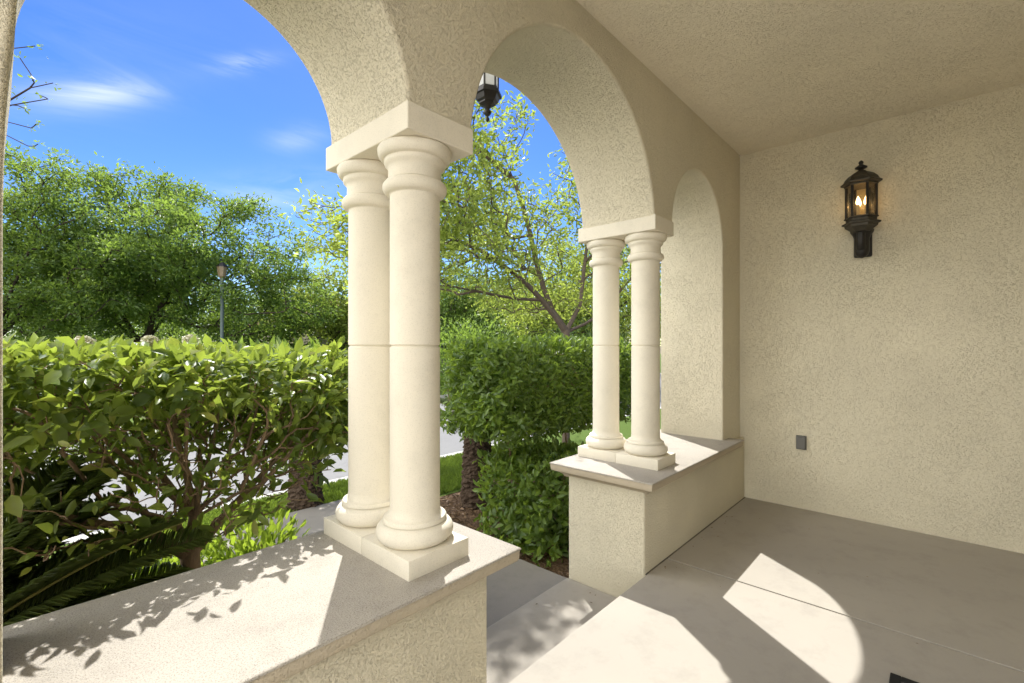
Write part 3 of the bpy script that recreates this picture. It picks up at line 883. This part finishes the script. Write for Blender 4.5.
lobes = [lob(400, 235, 7.0, 1.1, .6), lob(342, 232, 7.2, .75, .55), lob(450, 190, 6.6, 1.0, .75), lob(425, 140, 6.6, .8, .6), lob(497, 135, 7.9, .6, .7), lob(530, 235, 8.2, 1.0, .75),
         lob(590, 190, 8.7, .8, 1.0), lob(606, 130, 9, .6, .5), lob(468, 262, 7.0, 1.2, .5), lob(620, 260, 9, 1.0, .75), lob(665, 210, 9, 1.0, 1.0), lob(545, 300, 9.5, 1.5, .4), lob(465, 215, 9.6, 1.1, .9), lob(395, 285, 8.0, .8, .4),
         ((4.65, 6.03, 5.5), (.8, .75, .35)), ((4.35, 5.4, 5.5), (.55, .4, .35)), ((4.9, 5.45, 5.6), (.5, .35, .3)), ((4.4, 6.5, 5.2), (.7, .7, .35)), ((5.0, 6.3, 5.2), (.6, .6, .35)), ((4.1, 5.9, 5.4), (.5, .6, .35)),
         ((4.65, 6.03, 5.5), (.8, .75, .35)), ((4.35, 5.4, 5.5), (.55, .4, .35)), ((4.9, 5.45, 5.6), (.5, .35, .3)), ((4.4, 6.5, 5.2), (.7, .7, .35)), ((5.0, 6.3, 5.2), (.6, .6, .35)), ((4.1, 5.9, 5.4), (.5, .6, .35)),
         ((4.65, 6.03, 5.5), (.8, .75, .35)), ((4.35, 5.4, 5.5), (.55, .4, .35)), ((4.9, 5.45, 5.6), (.5, .35, .3)), ((4.4, 6.5, 5.2), (.7, .7, .35)), ((5.0, 6.3, 5.2), (.6, .6, .35)), ((4.1, 5.9, 5.4), (.5, .6, .35)),
         ((4.65, 6.03, 5.5), (.8, .75, .35)), ((4.35, 5.4, 5.5), (.55, .4, .35)), ((4.9, 5.45, 5.6), (.5, .35, .3)), ((4.4, 6.5, 5.2), (.7, .7, .35)), ((5.0, 6.3, 5.2), (.6, .6, .35)), ((4.1, 5.9, 5.4), (.5, .6, .35))]
tree('airy_tree', 'open yellow-green tree with crooked dark limbs seen through the middle arch', tb, [tb, (tb+fk)/2+[.05, .05, 0], fk], limbs, lobes, 1900, 15, .11, .105, .042, L_YOUNG, BARK, 'garden trees across the path', .0046, True, 6, path_w=.22)

# ------------------------------------------------------------------ big trees across the road
def big_tree(label, px, D, top_py, half_px, n, leaf, lobes_n=9, k=34, L=.15, trunkpx=None, name='shade_tree', seed=1, bottom_py=352, lobes=None):
    b0 = at(trunkpx or px, 345, D); b0[2] = -.44
    sc = D/470.4
    top = H+(345-top_py)*sc; w = half_px*sc
    fk = b0+np.array([0, 0, 1.5+.03*D])
    bot = H+(345-bottom_py)*sc
    lb = []
    if lobes is None:
        r_ = np.random.default_rng(seed)
        for i in range(lobes_n):
            fx = -1+2*(i+.5)/lobes_n
            hh = math.sqrt(max(.15, 1-fx*fx*.8))
            lx = px+fx*half_px*.78+r_.normal(0, 5)
            tp = 345-(345-top_py)*hh*r_.uniform(.86, 1.02)
            midz = H+(345-tp)*sc
            rz = min(1.1+.05*D, (midz-bot)*.42)
            c = at(lx, 345, D+r_.uniform(-.18, .18)*w); c[2] = midz-rz*.9
            lb.append((c, (w*.36, w*.40, rz)))
            c2 = at(lx+r_.normal(0, 12), 345, D+r_.uniform(-.3, .2)*w); c2[2] = (midz+bot)/2-.15*(midz-bot)
            lb.append((c2, (w*.38, w*.42, (midz-bot)*.30)))
    else:
        for lx, ly, rx, rz, dd in lobes:
            lb.append((at(lx, ly, D+dd), (rx*sc, rx*sc, rz*sc)))
    r_ = np.random.default_rng(seed+50)
    limbs = []
    for i in range(6):
        a = 2*math.pi*i/6+r_.uniform(-.3, .3)
        d = np.array([math.cos(a), math.sin(a), 0])
        limbs.append([fk-[0, 0, .4*r_.random()], fk+d*w*.22+[0, 0, (top-fk[2])*.20], fk+d*w*.5+[0, 0, (top-fk[2])*.45]])
    return tree(name, label, b0, [b0, (b0+fk)/2+[.06, -.05, 0], fk], limbs, lb, n, k, .026*D**.9*.55, L, L*.42, leaf, BARK_DARK, 'trees across the road', .012, False, 6, path_w=.25, shell=.6)

big_tree('tall spreading dark green tree at the left edge beyond the front shrub', 20, 15.5, 150, 130, 420, L_ASH, trunkpx=-10, seed=3, k=95)
big_tree('broad dark green tree with forked trunk behind the street lamp', 190, 18, 172, 140, 560, L_ASH, trunkpx=140, seed=5, k=95, L=.17, lobes=[
    (100, 215, 50, 42, -1), (150, 205, 48, 30, 0), (205, 215, 42, 26, 0), (245, 225, 38, 26, .5), (280, 262, 34, 34, 0), (170, 250, 60, 40, -1.5), (120, 270, 60, 40, -1), (230, 270, 55, 38, -1), (295, 300, 34, 34, 0), (80, 300, 55, 36, 0), (180, 305, 70, 30, .5), (250, 315, 60, 26, .5)])
big_tree('paler green tree between the broad tree and the nearer columns', 335, 21, 258, 62, 420, L_YOUNG, 5, 30, .19, seed=8)
big_tree('dense green tree standing behind the airy tree', 455, 24, 262, 85, 560, L_ASH, 6, 34, .2, seed=11)
big_tree('dense lime green tree behind the farther columns', 590, 22, 235, 95, 600, L_YOUNG, 6, 34, .2, seed=13)
big_tree('dark tree low against the sky far behind the broad tree', 110, 30, 225, 130, 500, L_DARK, 7, 40, .27, seed=17)
big_tree('dark tree far behind the pale tree and the nearer columns', 300, 32, 285, 110, 480, L_DARK, 7, 40, .27, seed=19)
big_tree('dark tree farthest back behind the lime green tree', 520, 33, 270, 130, 520, L_DARK, 7, 40, .28, seed=23)

# shrubs across the road closing the view below the crowns
def far_shrub(label, px, D, top_py, half_px, n, leaf, L):
    b0 = at(px, 345, D); b0[2] = -.44
    e = empty('far_shrub', b0, label, 'shrub', 'shrubs across the road')
    sc = D/470.4; w = half_px*sc; h = H+(345-top_py)*sc+.44
    d = rand_unit(n); d[:, 2] = np.abs(d[:, 2])
    bump = 1+.14*np.sin(d[:, 0]*7+px)+.12*np.sin(d[:, 1]*8+d[:, 2]*6)
    P = d*((.6+.4*rng.random(n))*bump)[:, None]*np.array([w, w*.8, h*.95])
    A = unit(d+rand_unit(n)*.8); Nn = unit(rand_unit(n)+d+[0, 0, .4])
    s = rng.uniform(.6, 1.2, n)
    link('foliage', leaf_mesh('foliage', P, A, Nn, L*s, L*.45*s, False), leaf, e)
    st = [(np.array([[0, 0, 0], t*.45, t*.85]), np.array([.05, .03, .012])) for t in P[::max(1, n//24)]]
    V, Q = tube_arrays(st, 5); link('stems', mesh_arrays('stems', V, [Q], True), BARK_DARK, e)
far_shrub('dark rounded shrub low at the far left beneath the tall spreading tree', 30, 19, 298, 95, 7000, L_DARK, .17)
far_shrub('low shrub filling the gap between the two big trees across the road', 92, 22, 310, 70, 6000, L_DARK, .17)
far_shrub('rounded shrub beneath the broad tree left of the street lamp', 165, 21, 305, 75, 6000, L_ASH, .17)
far_shrub('dark rounded shrub right of the street lamp post', 270, 20, 312, 60, 5000, L_DARK, .17)
far_shrub('green rounded shrub just right of the nearer columns across the road', 470, 18, 315, 62, 6000, L_ASH, .16)
far_shrub('dark rounded shrub behind the airy tree trunk', 585, 19, 318, 70, 6000, L_DARK, .17)

# bird-of-paradise leaves across the road
def paddle_plant(px, D, label):
    b0 = at(px, 345, D); b0[2] = -.44
    e = empty('paddle_leaf_plant', b0, label, 'plant', 'broad-leaved plants across the road')
    st = []; P = []; A = []
    for i in range(11):
        a = 2*math.pi*i/11+rng.uniform(-.2, .2); t = rng.uniform(.10, .42)
        hgt = rng.uniform(1.4, 2.1)
        d = np.array([math.cos(a)*t, math.sin(a)*t, 1.]); tip = d*hgt*.62
        st.append((np.array([[0, 0, 0], tip*.5, tip]), np.array([.03, .022, .014])))
        P.append(tip); A.append(unit(d+np.array([math.cos(a)*.15, math.sin(a)*.15, 0])))
    P = np.array(P); A = np.array(A); k = len(P)
    V, Q = tube_arrays(st, 6); link('stems', mesh_arrays('stems', V, [Q], True), L_DARK, e)
    link('leaves', leaf_mesh('leaves', P, A, rand_unit(k), rng.uniform(.7, 1.0, k), rng.uniform(.25, .34, k), True), L_HEDGE, e)
paddle_plant(257, 14.6, 'upright paddle-leaved plant across the road nearest the street lamp')
paddle_plant(286, 14.8, 'upright paddle-leaved plant across the road midway from lamp to columns')
paddle_plant(315, 15.2, 'upright paddle-leaved plant across the road close to the nearer columns')

# bare twigs at the upper left: a slim tree whose trunk stands outside the frame
def slim_tree():
    D = 5.2
    b0 = at(-120, 345, D); b0[2] = -.45
    f1 = at(-118, 180, D); f2 = at(-105, 90, D)
    e = empty('slim_tree', b0, 'slim nearly bare tree reaching twigs into the sky at upper left', 'tree')
    roots = [[b0, (b0+f1)/2, f1, f2, at(-95, 20, D)],
             [f1, at(-60, 165, D), at(-10, 112, D), at(30, 88, D), at(53, 83, D)],
             [at(-10, 112, D), at(12, 105, D), at(48, 99, D)],
             [at(-60, 165, D), at(-20, 122, D), at(8, 122, D), at(31, 128, D)],
             [at(-60, 165, D), at(-20, 130, D), at(6, 135, D), at(28, 146, D)],
             [f2, at(-50, 62, D), at(8, 49, D), at(35, 46, D)]]
    tg = [at(32, 80, D), at(25, 108, D), at(36, 124, D), at(38, 144, D), at(20, 58, D), at(42, 96, D), at(-40, 30, D), at(-70, 10, D), at(-130, 60, D), at(-150, 100, D), at(-160, 40, D)]
    paths, tips, dirs, rad = skeleton(roots, np.array(tg), bend=.1, tip_r=.005, expo=2.1)
    V, Q = tube_arrays([(p-b0, r) for p, r in paths], 6)
    link('trunk', mesh_arrays('trunk', V, [Q], True), BARK_DARK, e)
    tips = np.concatenate([tips, [at(35, 46, D), at(53, 83, D), at(31, 128, D), at(28, 146, D), at(22, 104, D), at(14, 90, D)]])
    dirs = np.concatenate([dirs, np.tile([.5, -.5, .1], (6, 1))])
    link('crown', cluster_leaves('crown', tips-b0, dirs, 7, .03, .05, .024, True), L_ASH, e)
slim_tree()

# ------------------------------------------------------------------ street lamp
POST = plain('post_green_grey', (0.10, 0.13, 0.13), 0.5, 0.4)
LGL = plain('lamp_glass', (0.20, 0.15, 0.09), 0.3, 0.5)
lb = at(222, 345, 15.9); lb[2] = -.44
e = empty('street_lamp', lb, 'grey-green street lamp post with lantern among the trees across the road', 'street lamp')
b = bmesh.new(); bm_lathe(b, [(.14, 0), (.14, .25), (.10, .32), (.075, .5), (.055, .6), (.05, 3.55), (.07, 3.58), (.07, 3.62)], 16)
from_bm('post', b, POST, e, smooth=True)
b = bmesh.new(); hexprism(b, [(.06, 3.62), (.11, 3.68), (.15, 3.95), (.15, 3.97)], (0, 0, 0), 8); ln = from_bm('lantern', b, LGL, e)
b = bmesh.new(); hexprism(b, [(.17, 3.97), (.17, 3.99), (.09, 4.08), (.03, 4.12), (.02, 4.18)], (0, 0, 0), 8); from_bm('cap', b, IRON, ln)

e.scale = (1.06, 1.06, 1.115)
# ------------------------------------------------------------------ neighbour house far behind
NWALL = stucco('neighbour_stucco', (0.40, 0.36, 0.30))
ROOFM = plain('roof_tile', (0.20, 0.11, 0.075), 0.8, 0.2, 0, .3, 6)
WINM = plain('dark_window', (0.02, 0.022, 0.025), 0.15, 0.5)
TRIM = plain('white_trim', (0.62, 0.6, 0.55), 0.6, 0.3)
e = empty('neighbour_house', (16.5, 26.5, -.44), 'beige house with tiled roof mostly hidden behind the trees', 'house')
box('wall', (-6, -3.5, 0), (6, 3.5, 2.9), NWALL, e)
b = bmesh.new(); bm_loft_rect(b, -6, 6, -3.5, 3.5, [(2.85, .45), (2.95, .45), (4.4, -2.6)]); from_bm('roof', b, ROOFM, e)
for x in (-4.6, -2.2, 2.4):
    w = box('window', (x-.6, -3.56, .9), (x+.6, -3.48, 2.2), TRIM, e)
    box('pane', (x-.52, -3.575, .98), (x+.52, -3.55, 2.12), WINM, w)

# ------------------------------------------------------------------ sky, sun, camera
SUNV = Vector((0.568, 0.823, 1.35)).normalized()
EL = math.asin(SUNV.z); AZ = math.atan2(SUNV.x, SUNV.y)
w = bpy.data.worlds.new('World'); S.world = w; w.use_nodes = True
nt = w.node_tree; nt.nodes.clear()
wo = nt.nodes.new('ShaderNodeOutputWorld'); bg = nt.nodes.new('ShaderNodeBackground')
sky = nt.nodes.new('ShaderNodeTexSky'); sky.sky_type = 'NISHITA'; sky.sun_disc = False
sky.sun_elevation = EL; sky.sun_rotation = AZ; sky.altitude = 600
sky.air_density = 1.0; sky.dust_density = 0.25; sky.ozone_density = 3.0
tc = nt.nodes.new('ShaderNodeTexCoord').outputs['Generated']
def vdot(v):
    n = nt.nodes.new('ShaderNodeVectorMath'); n.operation = 'DOT_PRODUCT'; nt.links.new(tc, n.inputs[0]); n.inputs[1].default_value = v
    return n.outputs['Value']
mp = nt.nodes.new('ShaderNodeMapping'); mp.vector_type = 'POINT'
mp.inputs['Rotation'].default_value = (0, 0, R(35)); mp.inputs['Scale'].default_value = (2.0, 5.0, 11.0)
nt.links.new(tc, mp.inputs['Vector'])
wisp = noise(nt, mp.outputs[0], 1.6, 6, 0.62, 0.8)
total = None
for (px, py, sx, sy, amp) in ((98, 94, 30, 8, .5), (245, 63, 18, 5, .6), (300, 138, 18, 8, .35), (285, 192, 50, 14, .25), (70, 60, 70, 30, .08)):
    d = Vector(at(px, py, 1.0)-np.array([0, 0, H])).normalized()
    t = Vector((R2[0], R2[1], 0)).normalized(); t = (t-d*t.dot(d)).normalized(); u_ = d.cross(t)
    if u_.z < 0: u_ = -u_
    fx = math_(nt, 'POWER', math_(nt, 'ABSOLUTE', math_(nt, 'MULTIPLY', vdot(t), 470/sx*.85)), 2)
    fy = math_(nt, 'POWER', math_(nt, 'ABSOLUTE', math_(nt, 'MULTIPLY', math_(nt, 'ADD', vdot(u_), math_(nt, 'MULTIPLY', vdot(t), -.10)), 470/sy*.85)), 2)
    front = math_(nt, 'GREATER_THAN', vdot(d), 0.2)
    g = math_(nt, 'MULTIPLY', math_(nt, 'POWER', 2.718, math_(nt, 'MULTIPLY', math_(nt, 'ADD', fx, fy), -1)), amp)
    g = math_(nt, 'MULTIPLY', g, front)
    total = g if total is None else math_(nt, 'ADD', total, g)
wr = ramp(nt, wisp, [(0.36, 0.05), (0.66, 1.0)])
cl = math_(nt, 'MULTIPLY', total, wr, True)
hs = nt.nodes.new('ShaderNodeHueSaturation'); hs.inputs['Hue'].default_value = 0.516; hs.inputs['Saturation'].default_value = 1.32; hs.inputs['Value'].default_value = 1.0
nt.links.new(sky.outputs[0], hs.inputs['Color'])
cloudcol = (6.4, 6.8, 7.4)
skyc = mixc(nt, cl, hs.outputs[0], cloudcol)
# unseen bright cloud added over the left-hand sky, as fill light for the porch
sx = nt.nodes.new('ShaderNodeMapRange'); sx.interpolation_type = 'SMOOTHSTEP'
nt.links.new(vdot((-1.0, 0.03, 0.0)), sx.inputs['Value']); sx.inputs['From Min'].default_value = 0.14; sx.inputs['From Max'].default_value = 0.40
fill_puffs = ramp(nt, noise(nt, tc, 3.2, 7, 0.58, 0.3), [(0.36, 0.15), (0.52, 1.0)])
fill_bank = math_(nt, 'MULTIPLY', math_(nt, 'MULTIPLY', sx.outputs[0], fill_puffs), math_(nt, 'GREATER_THAN', vdot((0, 0, 1)), 0.0), True)
skyc = mixc(nt, fill_bank, skyc, (27.0, 26.4, 25.0))
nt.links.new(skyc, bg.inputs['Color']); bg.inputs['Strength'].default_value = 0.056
nt.links.new(bg.outputs[0], wo.inputs[0])

sd = bpy.data.lights.new('Sun', 'SUN'); sd.energy = 2.2; sd.angle = R(0.53); sd.color = (1.0, 0.98, 0.95)
so = bpy.data.objects.new('Sun', sd); COL.objects.link(so)
so.rotation_euler = (-SUNV).to_track_quat('-Z', 'Y').to_euler(); so.location = (10, 14, 22)

cam = bpy.data.cameras.new('Camera'); co = bpy.data.objects.new('Camera', cam); COL.objects.link(co)
co.location = (0, 0, H); co.rotation_euler = (math.pi/2, 0, -math.atan2(F2[0], F2[1]))
cam.sensor_width = 36; cam.lens = 470.4/1024*36; cam.shift_y = 3.5/1024
cam.clip_start = 0.02; cam.clip_end = 2000
S.camera = co
S.view_settings.view_transform = 'Standard'; S.view_settings.look = 'None'
S.view_settings.exposure = 1.8; S.view_settings.gamma = 1.0
S.render.resolution_x = 1024; S.render.resolution_y = 683
S.cycles.max_bounces = 10; S.cycles.diffuse_bounces = 6; S.cycles.transmission_bounces = 8; S.cycles.transparent_max_bounces = 12
